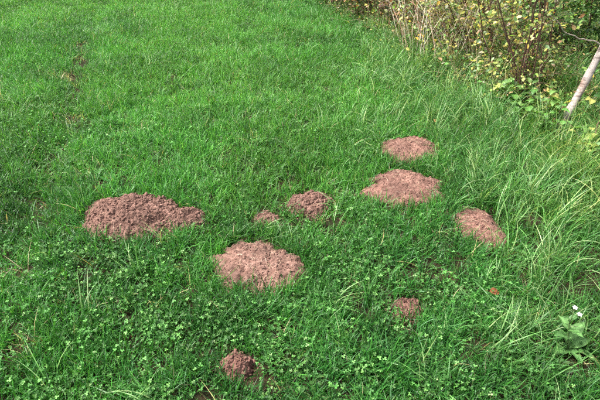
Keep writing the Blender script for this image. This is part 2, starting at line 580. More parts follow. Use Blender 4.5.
# ------------------------------------------------------------------ ground cover scattered with geometry nodes
def scatter(name, label, cat, meshes, P, rot, scl, tint):
    n = len(P)
    me = bpy.data.meshes.new(name)
    me.vertices.add(n)
    me.vertices.foreach_set('co', P.astype(np.float32).ravel())
    a = me.attributes.new('rot', 'FLOAT_VECTOR', 'POINT'); a.data.foreach_set('vector', rot.astype(np.float32).ravel())
    a = me.attributes.new('scl', 'FLOAT_VECTOR', 'POINT'); a.data.foreach_set('vector', scl.astype(np.float32).ravel())
    t = np.ones((n, 4), np.float32); t[:, :3] = tint
    a = me.attributes.new('tint', 'FLOAT_COLOR', 'POINT'); a.data.foreach_set('color', t.ravel())
    a = me.attributes.new('pickid', 'INT', 'POINT'); a.data.foreach_set('value', rng.integers(0, len(meshes), n).astype(np.int32))
    for m in meshes[0].materials: me.materials.append(m)
    o = link(name, me)
    tag(o, label, cat, kind='stuff')
    ng = bpy.data.node_groups.new(name + '_scatter', 'GeometryNodeTree')
    ng.interface.new_socket('Geometry', in_out='INPUT', socket_type='NodeSocketGeometry')
    ng.interface.new_socket('Geometry', in_out='OUTPUT', socket_type='NodeSocketGeometry')
    N = ng.nodes.new; L = ng.links.new
    gi = N('NodeGroupInput'); go = N('NodeGroupOutput')
    g2i = N('GeometryNodeGeometryToInstance')
    for k, m in enumerate(meshes):
        src = bpy.data.objects.new(name + '_tuft', m)
        oi = N('GeometryNodeObjectInfo'); oi.inputs['Object'].default_value = src
        L(oi.outputs['Geometry'], g2i.inputs[0])
    iop = N('GeometryNodeInstanceOnPoints')
    iop.inputs['Pick Instance'].default_value = True

    def named(nm, dt):
        x = N('GeometryNodeInputNamedAttribute'); x.data_type = dt; x.inputs['Name'].default_value = nm
        return x.outputs['Attribute']
    e2r = N('FunctionNodeEulerToRotation')
    L(named('rot', 'FLOAT_VECTOR'), e2r.inputs[0])
    L(gi.outputs[0], iop.inputs['Points'])
    L(g2i.outputs[0], iop.inputs['Instance'])
    L(named('pickid', 'INT'), iop.inputs['Instance Index'])
    L(e2r.outputs[0], iop.inputs['Rotation'])
    L(named('scl', 'FLOAT_VECTOR'), iop.inputs['Scale'])
    L(iop.outputs[0], go.inputs[0])
    md = o.modifiers.new('scatter', 'NODES'); md.node_group = ng
    return o


def blade(mb, root, az, L, w, lean, curl, c, seg=4, fold=0.0):
    """one grass blade: a tapering strip that leans and curls over; c is the blade's own colour"""
    s = np.linspace(0, 1, seg + 1)
    ang = lean + curl * s ** 1.4                      # angle from vertical along the blade
    ds = L / seg
    r = np.concatenate([[0], np.cumsum(np.sin(ang[:-1]) * ds)])
    z = np.concatenate([[0], np.cumsum(np.cos(ang[:-1]) * ds)])
    z = np.maximum(z, .004 * s)
    ca, sa = math.cos(az), math.sin(az)
    tw = rng.uniform(-.9, .9) * s + rng.uniform(-.7, .7)
    ctr = np.stack([root[0] + ca * r, root[1] + sa * r, z], 1)
    side = np.stack([-sa * np.cos(tw), ca * np.cos(tw), np.sin(tw)], 1)
    prof = np.interp(s, [0, .25, .6, 1], [.75, 1, .85, .04])
    a = ctr + side * (w * .5 * prof)[:, None]; b = ctr - side * (w * .5 * prof)[:, None]
    v = np.empty((2 * (seg + 1), 3)); v[0::2] = a; v[1::2] = b
    f = [(2 * i, 2 * i + 1, 2 * i + 3, 2 * i + 2) for i in range(seg)]
    mb.add(v, f, c)


G_LAWN = [(.052, .195, .027), (.078, .242, .034), (.035, .146, .024), (.130, .300, .070), (.025, .105, .020), (.26, .40, .19), (.28, .30, .10), (.36, .30, .17)]
W_LAWN = [3, 3, 2.4, 2.0, 1.6, .8, .22, .2]
G_LONG = [(.057, .170, .034), (.083, .212, .046), (.039, .122, .026), (.140, .275, .082), (.25, .37, .16), (.34, .31, .13)]
W_LONG = [3, 3, 2, 1.8, 1.0, .12]
G_DRY = [(.42, .36, .20), (.50, .42, .25), (.30, .24, .12), (.30, .30, .12), (.2, .12, .06)]


def grass_unit(nb, rad, Lr, wr, lean, curl, pal, wts, seg=4):
    mb = MB()
    cs = pick(pal, wts, nb)
    for i in range(nb):
        rr = rad * math.sqrt(rng.random()); t = rng.random() * 6.283
        blade(mb, (rr * math.cos(t), rr * math.sin(t)), rng.random() * 6.283, rng.uniform(*Lr) * (1 if rng.random() < .8 else .6), rng.uniform(*wr),
              abs(rng.normal(0, lean)), rng.uniform(*curl), cs[i], seg)
    return mb.mesh('tuft', M_grass, False)


def scatter_area(density, weight, ymin=0.15, ymax=10.5, m=0.9, xmin=-7.2):
    xmax = 5.0
    n = int((xmax - xmin) * (ymax - ymin) * density)
    x = rng.uniform(xmin, xmax, n); y = rng.uniform(ymin, ymax, n)
    k = in_view(x, y, m)
    x, y = x[k], y[k]
    k = rng.random(len(x)) < weight(x, y)
    return x[k], y[k]


def finish(x, y, tilt, s0, s1, zs=None):
    n = len(x)
    P = np.stack([x, y, ground_h(x, y) - .002], 1)
    rot = np.stack([rng.normal(0, tilt, n), rng.normal(0, tilt, n), rng.uniform(0, 6.283, n)], 1)
    s = rng.uniform(s0, s1, n)
    scl = np.stack([s, s, s * (1 if zs is None else zs)], 1)
    return P, rot, scl


# --- lawn
def near_bare(x, y):
    w = np.ones(len(x))
    for h in BARE: w *= np.where(heap_rho(x, y, h) < 1.0, .10, 1)
    return w


def w_lawn(x, y):
    long_ = smooth(-.05, .35, x - edge_x(y) - (fbm(x * 1.6, y * 1.6, 3) - .5) * .6)
    rut = np.exp(-(rut_dist(x, y) / .11) ** 2) * smooth(.22, .5, fbm(x * 2, y * 2.2 + 4, 3))
    patch = .55 + .45 * smooth(.30, .55, fbm(x * 3.1 + 8, y * 3.1, 3))
    return (1 - .52 * long_) * (1 - .70 * rut) * patch * near_bare(x, y) * (1 - smooth(.1, .5, hedge_off(x, y)) * smooth(3.7, 4.4, y + .8 * (2.1 - x)))


x, y = scatter_area(1250, lambda x, y: w_lawn(x, y) * (1 - .62 * smooth(8.0, 10.0, y)), ymax=15.0, m=1.7, xmin=-11.0)
k = clear_of(x, y, rng.uniform(.84, 1.04, len(x))); x, y = x[k], y[k]
clov = smooth(2.9, 1.5, y)                               # shorter turf, more clover towards the camera
P, rot, scl = finish(x, y, .26, .75 + .45 * smooth(8.0, 10.0, y), 1.25 + .55 * smooth(8.0, 10.0, y), .56 + .62 * fbm(x * 3.2, y * 3.2, 4))
n1 = fbm(x * .7 + 2, y * .7, 3)[:, None]; n2 = fbm(x * 3 + 5, y * 3, 3)[:, None]
n1 = smooth(.3, .7, n1); n2 = smooth(.28, .72, n2)
tint = (np.array([.90, .95, .98]) * (1 - n1) + np.array([1.12, 1.06, .98]) * n1) * (.78 + .40 * n2)
tint = tint * (1 - .32 * clov[:, None] * np.array([1.15, .8, .7])) * np.exp(rng.normal(0, .10, (len(x), 1)))
dk = smooth(.1, .5, -rut_dist(x, y) + .3 + (fbm(x * 2, y * 2 + 40, 3) - .5)) * smooth(4.2, 3.0, y)          # darker grass tint on and left of the rut, near the camera
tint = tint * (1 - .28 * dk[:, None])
lawn_units = [grass_unit(17, .036, (.045, .112), (.0024, .0050), .55, (.25, 1.5), G_LAWN, W_LAWN) for _ in range(9)]
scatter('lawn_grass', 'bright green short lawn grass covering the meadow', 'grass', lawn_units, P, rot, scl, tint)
print('lawn', len(x))


# --- long grass on the right
def w_long(x, y):
    e = x - edge_x(y) - (fbm(x * 1.6, y * 1.6, 3) - .5) * .7
    w = smooth(-.10, .40, e) * (.35 + .65 * smooth(.36, .55, fbm(x * 3.4, y * 3.4 + 3, 3)))
    w = np.maximum(w, .5 * np.exp(-(((x + .13) / .09) ** 2 + ((y - 1.93) / .05) ** 2)))           # tuft behind the large heap
    w = np.maximum(w, .95 * np.exp(-(((x - .50) / .15) ** 2 + ((y - 3.05) / .26) ** 2)))          # tussock beside the far heaps
    w = np.maximum(w, .030 * np.ones(len(x)))
    return w * (1 - .55 * smooth(.15, .6, hedge_off(x, y)) * smooth(3.7, 4.4, y + .8 * (2.1 - x))) * near_bare(x, y)


x, y = scatter_area(490, w_long)
k = clear_of(x, y, 1.04); x, y = x[k], y[k]
far = smooth(-.1, .5, x - edge_x(y))
P, rot, scl = finish(x, y, .22, .7, 1.15, (.70 + .42 * far) * (.7 + .6 * fbm(x * 2.6, y * 2.6 + 7, 3)))
n2 = fbm(x * 2.4 + 5, y * 2.4, 3)[:, None]
yel = smooth(.5, .68, fbm(x * 1.9 + 3, y * 1.9 + 6, 3))[:, None] * smooth(.3, .8, x - edge_x(y))[:, None]
tint = (.70 + .62 * n2) * np.exp(rng.normal(0, .12, (len(x), 1))) * (np.ones(3) * (1 - yel) + np.array([1.4, 1.14, 1.0]) * yel)
long_units = [grass_unit(13, .032, (.12, .27), (.0026, .0048), .36, (.7, 2.0), G_LONG, W_LONG, 6) for _ in range(8)]
scatter('long_grass', 'long arching blue green grass between the lawn and the hedge', 'grass', long_units, P, rot, scl, tint)
print('long', len(x))


# --- straw and dead blades
def w_dry(x, y):
    e = smooth(0, .5, x - edge_x(y))
    w = .09 + .10 * smooth(.5, .7, fbm(x * 2.6 + 9, y * 2.6, 3)) + .30 * e * smooth(.45, .62, fbm(x * 2.2 + 1, y * 2.2, 3)) + .35 * smooth(-.35, .1, hedge_off(x, y))
    for h in BARE: w = np.where(heap_rho(x, y, h) < 1.6, .95, w)
    return w


x, y = scatter_area(190, w_dry)
k = clear_of(x, y, 1.06, .3); x, y = x[k], y[k]
P, rot, scl = finish(x, y, .3, .6, 1.15, .75)
tint = np.exp(rng.normal(0, .2, (len(x), 1))) * np.ones((1, 3))
dry_units = [grass_unit(6, .035, (.06, .19), (.0016, .0034), .85, (.3, 1.5), G_DRY, [3, 2, 2, 2, 1], 5) for _ in range(5)]
scatter('dry_grass', 'thin straw coloured dead grass blades among the green', 'grass', dry_units, P, rot, scl, tint)
print('dry', len(x))

# --- clover
CL_V = [(0, 0, 0)] + [(.55, 0, .02), (1.0, 0, -.02)]


def clover_unit(nl):
    mb = MB()
    for i in range(nl):
        rr = .05 * math.sqrt(rng.random()); t = rng.random() * 6.283
        h = rng.uniform(.022, .062); lx, ly = rng.normal(0, .012, 2)
        base = np.array([rr * math.cos(t), rr * math.sin(t), 0]); top = base + np.array([lx, ly, h])
        c = pick([(.064, .182, .032), (.047, .142, .027), (.100, .225, .055), (.18, .30, .11), (.034, .108, .022)], [3, 3, 1.4, .16, 1.8], 1)[0]
        v, f = tube([base, base * .5 + top * .5 + np.array([.002, .002, 0]), top], [.0007, .0007, .0006], 3, False)
        mb.add(v, f, c * np.array([1.1, 1.0, .8]))
        tilt = rng.normal(0, .35, 2)
        a0 = rng.random() * 6.283
        s = rng.uniform(.0042, .0088)
        for q in range(3):
            a = a0 + q * 2.094 + rng.normal(0, .1)
            ca, sa = math.cos(a), math.sin(a)
            lift = rng.uniform(-.1, .35)
            loc = np.array([(0, 0, 0), (.45, 0, -.03), (.92, 0, -.02), (.30, .30, .05), (.70, .46, .09), (1.02, .30, .06), (.30, -.30, .05), (.70, -.46, .09), (1.02, -.30, .06)]) * s
            loc[:, 2] += loc[:, 0] * lift
            w = np.stack([ca * loc[:, 0] - sa * loc[:, 1], sa * loc[:, 0] + ca * loc[:, 1], loc[:, 2]], 1)
            w[:, 2] += w[:, 0] * tilt[0] + w[:, 1] * tilt[1]
            cc = np.tile(c * rng.uniform(.9, 1.12), (9, 1)); cc[1] *= 1.35; cc[4] *= 1.1; cc[7] *= 1.1
            mb.add(w + top, [(0, 1, 3), (1, 4, 3), (1, 2, 4), (2, 5, 4), (0, 6, 1), (1, 6, 7), (1, 7, 2), (2, 7, 8)], cc)
    return mb.mesh('clover_patch', M_clover, False)


def w_clover(x, y):
    lawn = 1 - smooth(.05, .5, x - edge_x(y))
    front = smooth(2.3, 1.35, y)
    pt = smooth(.42, .58, fbm(x * 2.3 + 31, y * 2.3 + 12, 4))
    left = np.exp(-((rut_dist(x, y) + .25) / .35) ** 2) * smooth(5.5, 2.5, y)
    w = lawn * (pt * (.16 + .75 * front) + .26 * front + .45 * left * pt) + .12 * front
    return w * (1 - .6 * near_bare(x, y) * 0)


x, y = scatter_area(370, w_clover, m=.6)
k = clear_of(x, y, 1.14, .9); x, y = x[k], y[k]
P, rot, scl = finish(x, y, .12, .8, 1.3, .8 + .6 * fbm(x * 2.2, y * 2.2, 3))
tint = (.70 + .46 * fbm(x * 3, y * 3 + 8, 3)[:, None]) * np.exp(rng.normal(0, .12, (len(x), 1))) * np.ones((1, 3))
scatter('clover', 'three leaved clover spread through the foreground turf', 'clover', [clover_unit(11) for _ in range(8)], P, rot, scl, tint)
print('clover', len(x))


# --- low broad leaved weeds (dandelion, yarrow, plantain) in the turf
def weed_unit():
    n = rng.integers(5, 9)
    a = rng.random() * 6.283 + np.arange(n) * 2.4
    up = rng.uniform(.25, .9, n)
    d = np.stack([np.cos(a), np.sin(a), up], 1)
    return leaves_mesh('weed', np.zeros((n, 3)) + rng.normal(0, .004, (n, 3)) * [1, 1, 0], d, np.tile([0, 0, 1.0], (n, 1)), rng.uniform(.03, .06, n),
                       pick([(.07, .16, .03), (.10, .20, .045), (.14, .24, .07)], [2, 2, 1], n), M_clover, .62)


x, y = scatter_area(60, lambda x, y: (.12 + .6 * smooth(.5, .62, fbm(x * 1.7 + 50, y * 1.7, 3)) + .8 * np.exp(-((rut_dist(x, y) + .2) / .3) ** 2) * smooth(4.5, 3, y)) * (1 - smooth(-.2, .1, hedge_off(x, y))))
k = clear_of(x, y, 1.1, .9); x, y = x[k], y[k]
P, rot, scl = finish(x, y, .15, .6, 1.1)
tint = np.exp(rng.normal(0, .18, (len(x), 1))) * np.ones((1, 3))
scatter('meadow_weeds', 'small broad leaved weeds growing low in the turf', 'weeds', [weed_unit() for _ in range(6)], P, rot, scl, tint)

# --- leaf litter under the hedge
def litter_unit():
    n = 9
    a = rng.random(n) * 6.283
    pos = np.stack([rng.normal(0, .07, n), rng.normal(0, .07, n), rng.uniform(.006, .03, n)], 1)
    d = np.stack([np.cos(a), np.sin(a), rng.normal(0, .3, n)], 1)
    up = np.stack([rng.normal(0, .4, n), rng.normal(0, .4, n), np.ones(n)], 1)
    return leaves_mesh('litter', pos, d, up, rng.uniform(.025, .055, n), pick([(.16, .075, .035), (.24, .12, .05), (.09, .045, .025), (.34, .24, .09)], [3, 2, 2, .7], n), M_clover, .9)


x, y = scatter_area(75, lambda x, y: smooth(-.15, .25, hedge_off(x, y)) * (1 - smooth(2.5, 4, hedge_off(x, y))), m=1.2)
P, rot, scl = finish(x, y, .2, .8, 1.2)
scatter('leaf_litter', 'brown fallen leaves covering the ground under the hedge', 'leaf litter', [litter_unit() for _ in range(5)], P, rot, scl,
        np.exp(rng.normal(0, .2, (len(x), 1))) * np.ones((1, 3)))


# ------------------------------------------------------------------ the hedge: shrubs, each with its stems and foliage
def wander(p0, d0, L, n, wig, droop=0.0):
    pts = [np.array(p0, float)]; d = np.array(d0, float); d /= np.linalg.norm(d)
    for i in range(n):
        d = d + rng.normal(0, wig, 3) + np.array([0, 0, -droop * (i + 1) / n])
        d /= np.linalg.norm(d)
        pts.append(pts[-1] + d * L / n)
        if pts[-1][2] < .02: pts[-1][2] = .02
    return np.array(pts)


def shrub(name, label, cat, base, nst, H, spread, lean, rad, bark, pal, wts, nleaf, lsize, group, droop=.0, low=.05, twigs=9, lmat=None, baser=.10, width=.95):
    gz = float(ground_h(base[0], base[1]))
    root = empty(name, (base[0], base[1], gz))
    tag(root, label, cat, group)
    LP, LD = [], []
    for s in range(nst):
        a = rng.random() * 6.283
        p0 = np.array([math.cos(a), math.sin(a), 0]) * baser * math.sqrt(rng.random())
        p0[2] = -.02
        d = np.array([math.cos(a) * spread * rng.random() + lean[0], math.sin(a) * spread * rng.random() + lean[1], 1])
        h = H * rng.uniform(.6, 1.1)
        pts = wander(p0, d, h, 10, .10, droop)
        r0 = rad * rng.uniform(.6, 1.15)
        v, f = tube(pts, np.linspace(r0, r0 * .3, len(pts)), 7)
        m = MB(); m.add(v, f)
        st = link('stem', m.mesh('stem', bark, True), root)
        tb = MB()
        for k in range(twigs):
            t = low + (1 - low) * rng.random()
            i = min(int(t * 10), 9); p = pts[i] + (pts[i + 1] - pts[i]) * (t * 10 - i)
            aa = rng.random() * 6.283
            tw = wander(p, (math.cos(aa), math.sin(aa), rng.uniform(.0, .9)), rng.uniform(.15, .42) * (1.1 - .4 * t), 5, .16, .12)
            v, f = tube(tw, np.linspace(r0 * .32, .0010, len(tw)), 4, False)
            tb.add(v, f)
            for j in range(1, len(tw)):
                LP.append(tw[j]); LD.append(tw[j] - tw[j - 1])
        tag(link('twigs', tb.mesh('twigs', M_twig, True), st), kind='stuff')
    LP = np.array(LP); LD = np.array(LD)
    i = rng.integers(0, len(LP), nleaf)
    pos = LP[i] + rng.normal(0, .022, (nleaf, 3))
    pos[:, 2] = np.maximum(pos[:, 2], .02)
    d = LD[i] / np.linalg.norm(LD[i], axis=1)[:, None] + rng.normal(0, .75, (nleaf, 3)) + np.array([0, 0, -.15])
    up = np.array([-.15, -.35, 1]) + rng.normal(0, .55, (nleaf, 3))
    fo = link('foliage', leaves_mesh('foliage', pos, d, up, rng.uniform(lsize[0], lsize[1], nleaf), pick(pal, wts, nleaf, .22), lmat or M_leaf, width), root)
    tag(fo, kind='stuff')
    return root


YG = [(.29, .33, .085), (.15, .23, .055), (.48, .43, .12), (.62, .50, .09), (.30, .19, .09), (.08, .15, .04), (.33, .30, .21)]
GR = [(.075, .17, .036), (.11, .22, .055), (.05, .12, .028), (.24, .27, .07), (.15, .26, .085)]
BR = [(.19, .11, .055), (.11, .13, .04), (.28, .15, .06), (.06, .09, .03), (.44, .30, .07), (.09, .05, .035)]
HG = 'shrubs of the hedge'
shrub('yellowing_shrub', 'loose shrub of yellow and pale green leaves beside the straw stalks', 'shrub', (1.72, 4.85), 13, 1.5, .32, (-.22, -.10), .006, M_bark, YG, [4, 3.5, 1.6, .7, 1.2, 2, 1.4], 1500, (.018, .054), HG, baser=.16, low=.02, twigs=12)
shrub('yellowing_shrub', 'yellow leaved shrub in the middle of the hedge with thin upright stems', 'shrub', (1.90, 4.28), 13, 1.5, .30, (-.24, -.08), .006, M_bark, YG, [4, 4, 1.6, .6, 1, 2, 1.0], 1400, (.018, .052), HG, baser=.15, low=.02, twigs=12)
shrub('dark_stemmed_shrub', 'shrub with a sheaf of dark brown stems left of the pale trunk', 'shrub', (1.93, 3.75), 14, 1.6, .16, (-.25, -.05), .0075, M_bark, YG, [3, 4, 1.2, .7, 1, 3, .6], 900, (.018, .048), HG, low=.10)
shrub('brown_bramble', 'dark brown bramble at the far left end of the hedge', 'bramble', (0.78, 7.25), 14, 1.1, .8, (-.1, -.1), .006, M_bark, BR, [2, 3, 1, 3, .3, 4], 3200, (.03, .06), HG, droop=.4, baser=.25, low=.02)
shrub('brown_bramble', 'brown bramble with orange leaves just left of the dry brown grass', 'bramble', (1.08, 6.35), 14, 1.0, .8, (-.08, -.1), .006, M_bark, BR, [2, 3, 1.4, 3, .6, 4], 3200, (.03, .06), HG, droop=.4, baser=.22, low=.02)
shrub('tangled_bramble', 'tangled bramble with mixed brown and yellow leaves behind the straw stalks', 'bramble', (1.62, 5.55), 14, 1.3, .65, (-.12, -.1), .006, M_bark, YG + BR, [1.6, 1.6, .8, .4, 1, 1.4, 1] + [1] * 4 + [.5, 1], 1900, (.018, .052), HG, droop=.3, baser=.2, low=.02)
shrub('green_shrub', 'dense dark green shrub behind the sheaf of dark stems', 'shrub', (2.75, 4.85), 10, 1.8, .5, (-.1, 0), .010, M_bark, GR, [3, 2, 3, .8, 1], 4200, (.028, .055), HG, low=.02, baser=.2)
shrub('green_shrub', 'dark green shrub behind the pale trunk at the upper right', 'shrub', (3.3, 4.35), 10, 1.8, .5, (-.05, 0), .010, M_bark, GR, [3, 2, 3, .6, 1], 4200, (.028, .055), HG, low=.02, baser=.2)
shrub('green_shrub', 'dark green shrub at the back behind the yellow leaved shrubs', 'shrub', (2.45, 5.5), 10, 1.8, .5, (-.1, 0), .010, M_bark, GR, [3, 2, 3, 1.2, 1], 4000, (.028, .055), HG, low=.02, baser=.2)
shrub('green_shrub', 'green and brown shrub at the back behind the brambles', 'shrub', (1.85, 6.8), 10, 1.8, .5, (-.1, 0), .010, M_bark, GR + BR, [2, 1, 2, 1, 1, 1, 1, 1, 1, .5, 1], 3800, (.03, .06), HG, low=.02, baser=.2)
shrub('green_shrub', 'dark shrub beyond the left end of the hedge', 'shrub', (1.05, 8.6), 10, 1.7, .5, (0, 0), .010, M_bark, GR + BR, [2, 1, 2, 1, 1, 2, 1, 1, 1, .5, 1], 3000, (.03, .06), HG, low=.02, baser=.2)
shrub('green_shrub', 'green shrub to the right of the pale trunk', 'shrub', (3.2, 2.9), 9, 1.7, .4, (0, 0), .010, M_bark, GR, [3, 2, 3, 1.0, 1], 2200, (.028, .055), HG)


# --- tangle of thin stems, bents and small leaves at the foot of the hedge
def tangle_unit():
    mb = MB()
    for i in range(9):
        a = rng.random() * 6.283
        pts = wander((rng.normal(0, .05), rng.normal(0, .05), -.01), (rng.normal(-.1, .45), rng.normal(-.1, .45), 1), rng.uniform(.15, .55), 6, .18, .22)
        w = rng.uniform(.0010, .0022)
        v, f = tube(pts, np.linspace(w, w * .4, 7), 3, False)
        c = pick([(.10, .055, .035), (.22, .15, .08), (.38, .31, .19), (.10, .14, .04), (.30, .28, .10)], [2, 2, 1.6, 2, 1.4], 1)[0]
        mb.add(v, f, c)
        for k in range(3):
            p = pts[rng.integers(2, 7)]
            d = rng.normal(0, 1, 3); d /= np.linalg.norm(d)
            up = np.array([-.2, -.3, 1]) + rng.normal(0, .5, 3)
            sd_ = np.cross(up, d); sd_ /= np.linalg.norm(sd_) + 1e-9
            nn = np.cross(d, sd_); sz = rng.uniform(.016, .042)
            mb.add(p + sz * (LEAF_V[:, 0:1] * d + LEAF_V[:, 1:2] * sd_ + LEAF_V[:, 2:3] * nn), LEAF_F,
                   pick(YG + GR[:3], [2, 3, .8, .3, 1.2, 2, .8, 2, 2, 2], 1, .2)[0])
    return mb.mesh('tangle', M_clover, False)


def w_tangle(x, y):
    h = hedge_off(x, y) + (fbm(x * 2.5, y * 2.5 + 20, 3) - .5) * .35
    return smooth(-.34, .02, h) * (1 - .75 * smooth(.7, 1.3, h)) * (.12 + .88 * smooth(3.3, 3.9, y + 1.2 * (2.0 - x)))


x, y = scatter_area(78, w_tangle, m=1.2)
P, rot, scl = finish(x, y, .2, .7, 1.25)
scatter('hedge_undergrowth', 'tangled thin stems and small leaves at the foot of the hedge', 'undergrowth', [tangle_unit() for _ in range(7)], P, rot, scl,
        np.exp(rng.normal(0, .2, (len(x), 1))) * np.ones((1, 3)))

# ------------------------------------------------------------------ pale birch trunk with its bare side twig
bz = float(ground_h(1.955, 3.22))
birch = tag(empty('birch_tree', (1.955, 3.22, bz)), 'pale birch trunk with a bare side twig at the right edge of the hedge', 'tree')
tp = np.array([(0, 0, -.04), (.042, .032, .12), (.116, .088, .32), (.200, .160, .56), (.275, .215, .80), (.36, .28, 1.15), (.43, .33, 1.6), (.50, .36, 2.1), (.55, .4, 2.7)])
ti = np.linspace(0, 8, 60)
tp2 = np.stack([np.interp(ti, range(9), tp[:, k]) for k in range(3)], 1)
tr = np.interp(ti, [0, 1, 4, 8], [.042, .027, .024, .012]) * (1 + rng.normal(0, .025, 60))
for kn in (9, 17, 26):
    tr[kn - 1:kn + 2] *= (1.07, 1.16, 1.08)
v, f = tube(tp2, tr, 16); m = MB(); m.add(v, f)
link('trunk', m.mesh('trunk', M_birch, True), birch)
def branch(pts, r0, r1, mat=None):
    p = np.array(pts, float); t = np.linspace(0, len(p) - 1, 16)
    p2 = np.stack([np.interp(t, range(len(p)), p[:, k]) for k in range(3)], 1) + rng.normal(0, .003, (16, 3))
    v, f = tube(p2, np.linspace(r0, r1, 16), 7); m = MB(); m.add(v, f)
    return link('branch', m.mesh('branch', mat or M_pale, True), birch)
branch([(.205, .165, .60), (.10, .14, .635), (-.02, .10, .66), (-.15, .08, .72), (-.24, .06, .80), (-.30, .05, .84)], .0062, .0016)
branch([(.275, .215, .82), (.36, .1, .95), (.35, -.1, 1.15)], .008, .002)
branch([(.365, .285, 1.2), (.2, .3, 1.4), (-.1, .3, 1.7)], .009, .002)
branch([(.43, .33, 1.6), (.5, .35, 1.8), (.5, .3, 2.1)], .008, .002)
branch([(.50, .36, 2.1), (.35, .3, 2.3), (.05, .0, 2.6)], .007, .002)
nl = 900
lp = np.stack([rng.normal(.42, .38, nl), rng.normal(.33, .38, nl), rng.uniform(1.5, 2.8, nl)], 1)
tag(link('crown', leaves_mesh('crown', lp, rng.normal(0, 1, (nl, 3)) + [0, 0, -.5], rng.normal(0, .5, (nl, 3)) + [0, 0, 1], rng.uniform(.025, .045, nl), pick(YG, [3, 3, 2, 2, .5, 1, .2], nl), M_leaf, 1.1), birch), kind='stuff')

# fence-like stray canes at the right edge
def cane(name, label, pts, r0, r1, mat):
    p = np.array(pts, float); b = p[0].copy(); p = p - b
    t = np.linspace(0, len(p) - 1, 18)
    p2 = np.stack([np.interp(t, range(len(p)), p[:, k]) for k in range(3)], 1) + np.concatenate([[[0, 0, 0]], rng.normal(0, .003, (17, 3))])
    v, f = tube(p2, np.linspace(r0, r1, 18), 6); m = MB(); m.add(v, f)
    o = link(name, m.mesh(name, mat, True), None, loc=b)
    return tag(o, label, 'cane')
cane('bramble_cane', 'thin dark bramble cane rising at the right edge below the pale trunk', [(1.98, 2.85, -.01), (2.05, 2.95, .18), (2.14, 3.02, .36), (2.3, 3.0, .55), (2.5, 2.9, .62)], .006, .003, M_bark)

# ------------------------------------------------------------------ dead stalks and dry grass at the foot of the hedge
def stalks(name, label, base, n, H, rad, lean, pal, wts, wr, group):
    gz = float(ground_h(*base))
    root = tag(empty(name, (base[0], base[1], gz)), label, 'dead stalks', group)
    for i in range(n):
        mb = MB(); a = rng.random() * 6.283; rr = rad * math.sqrt(rng.random())
        p0 = np.array([rr * math.cos(a), rr * math.sin(a) * 1.4, -.01])
        d = np.array([rng.normal(lean[0], .19), rng.normal(lean[1], .17), 1])
        pts = wander(p0, d, H * rng.uniform(.4, 1.1), 8, .08, .12)
        w = rng.uniform(*wr)
        v, f = tube(pts, np.linspace(w, w * .35, len(pts)), 5)
        mb.add(v, f, pick(pal, wts, 1)[0])
        link('stalk', mb.mesh('stalk', M_dry, True), root)
    return root


PALE = [(.62, .52, .41), (.54, .42, .32), (.68, .60, .50), (.36, .24, .16)]
stalks('dead_stalk_clump', 'pale straw stalks standing at the foot of the hedge', (1.33, 4.93), 60, 1.0, .28, (-.14, -.06), PALE, [3, 2, 2, 1.6], (.0020, .0050), 'dead stalks along the hedge')
stalks('dead_stalk_clump', 'upright dry brown grass between the bramble and the straw stalks', (1.20, 5.55), 50, .65, .22, (-.05, -.05), [(.26, .18, .10), (.34, .25, .14), (.20, .16, .08)], [2, 2, 1], (.0022, .004), 'dead stalks along the hedge')
stalks('dead_stalk_clump', 'thin tan stalks standing between the yellow leaved shrubs', (1.72, 4.5), 46, .85, .3, (-.18, -.08), PALE + [(.22, .2, .08)], [2, 2, 1, 2, 2], (.002, .004), 'dead stalks along the hedge')

# ------------------------------------------------------------------ leafy plants with leaves one can pick out
def single_leaf(c, mat, jag, width):
    """a leaf of unit length: pointed oval blade folded along a pale midrib, arched and wavy at the margin"""
    n = 13
    bend = rng.uniform(.15, .5); ph = rng.random() * 6.283
    V, C = [], []
    for i in range(n):
        t = i / (n - 1)
        w = width * .30 * math.sin(math.pi * t ** .8) ** .8 * (1 - .25 * t) + .006
        if jag and i % 2: w *= 1.16
        x = t; z = .10 * math.sin(2.6 * t) - bend * t * t * .5
        for j in (-1, -.5, 0, .5, 1):
            wave = .03 * math.sin(9 * t + ph + j * 2) * abs(j)
            V.append((x - .03 * abs(j), j * w, z + abs(j) * w * .35 + wave))
            C.append(np.asarray(c) * (1.5 if j == 0 else (.86 + .30 * (i % 2)) * rng.uniform(.92, 1.08)))
    F = [(i * 5 + j, (i + 1) * 5 + j, (i + 1) * 5 + j + 1, i * 5 + j + 1) for i in range(n - 1) for j in range(4)]
    return mesh_from('leaf', V, F, [mat], np.array(C), True)



def leafy_plant(name, label, cat, base, nst, H, nl, size, pal, wts, group=None, width=1.25, spread=.5):
    gz = float(ground_h(*base))
    root = tag(empty(name, (base[0], base[1], gz)), label, cat, group)
    metas = [single_leaf(c, M_leaf, True, width) for i, c in enumerate(pick(pal, wts, 5, .15))]
    for s in range(nst):
        a = rng.random() * 6.283
        pts = wander((rng.normal(0, .03), rng.normal(0, .03), -.01), (math.cos(a) * spread, math.sin(a) * spread - .15, 1), H * rng.uniform(.6, 1.1), 7, .12, .12)
        v, f = tube(pts, np.linspace(.0032, .0012, len(pts)), 5)
        m = MB(); m.add(v, f)
        link('stem', m.mesh('stem', M_twig, True), root)
        for k in range(nl):
            t = .25 + .75 * (k + .5) / nl
            i = min(int(t * 7), 6); p = pts[i] + (pts[i + 1] - pts[i]) * (t * 7 - i)
            az = k * 2.3 + rng.normal(0, .3)
            o = link('leaf', metas[rng.integers(5)], root, loc=p, rot=(rng.normal(0, .3), rng.uniform(-.35, .45), az))
            sz = rng.uniform(*size); o.scale = (sz, sz, sz)
    return root


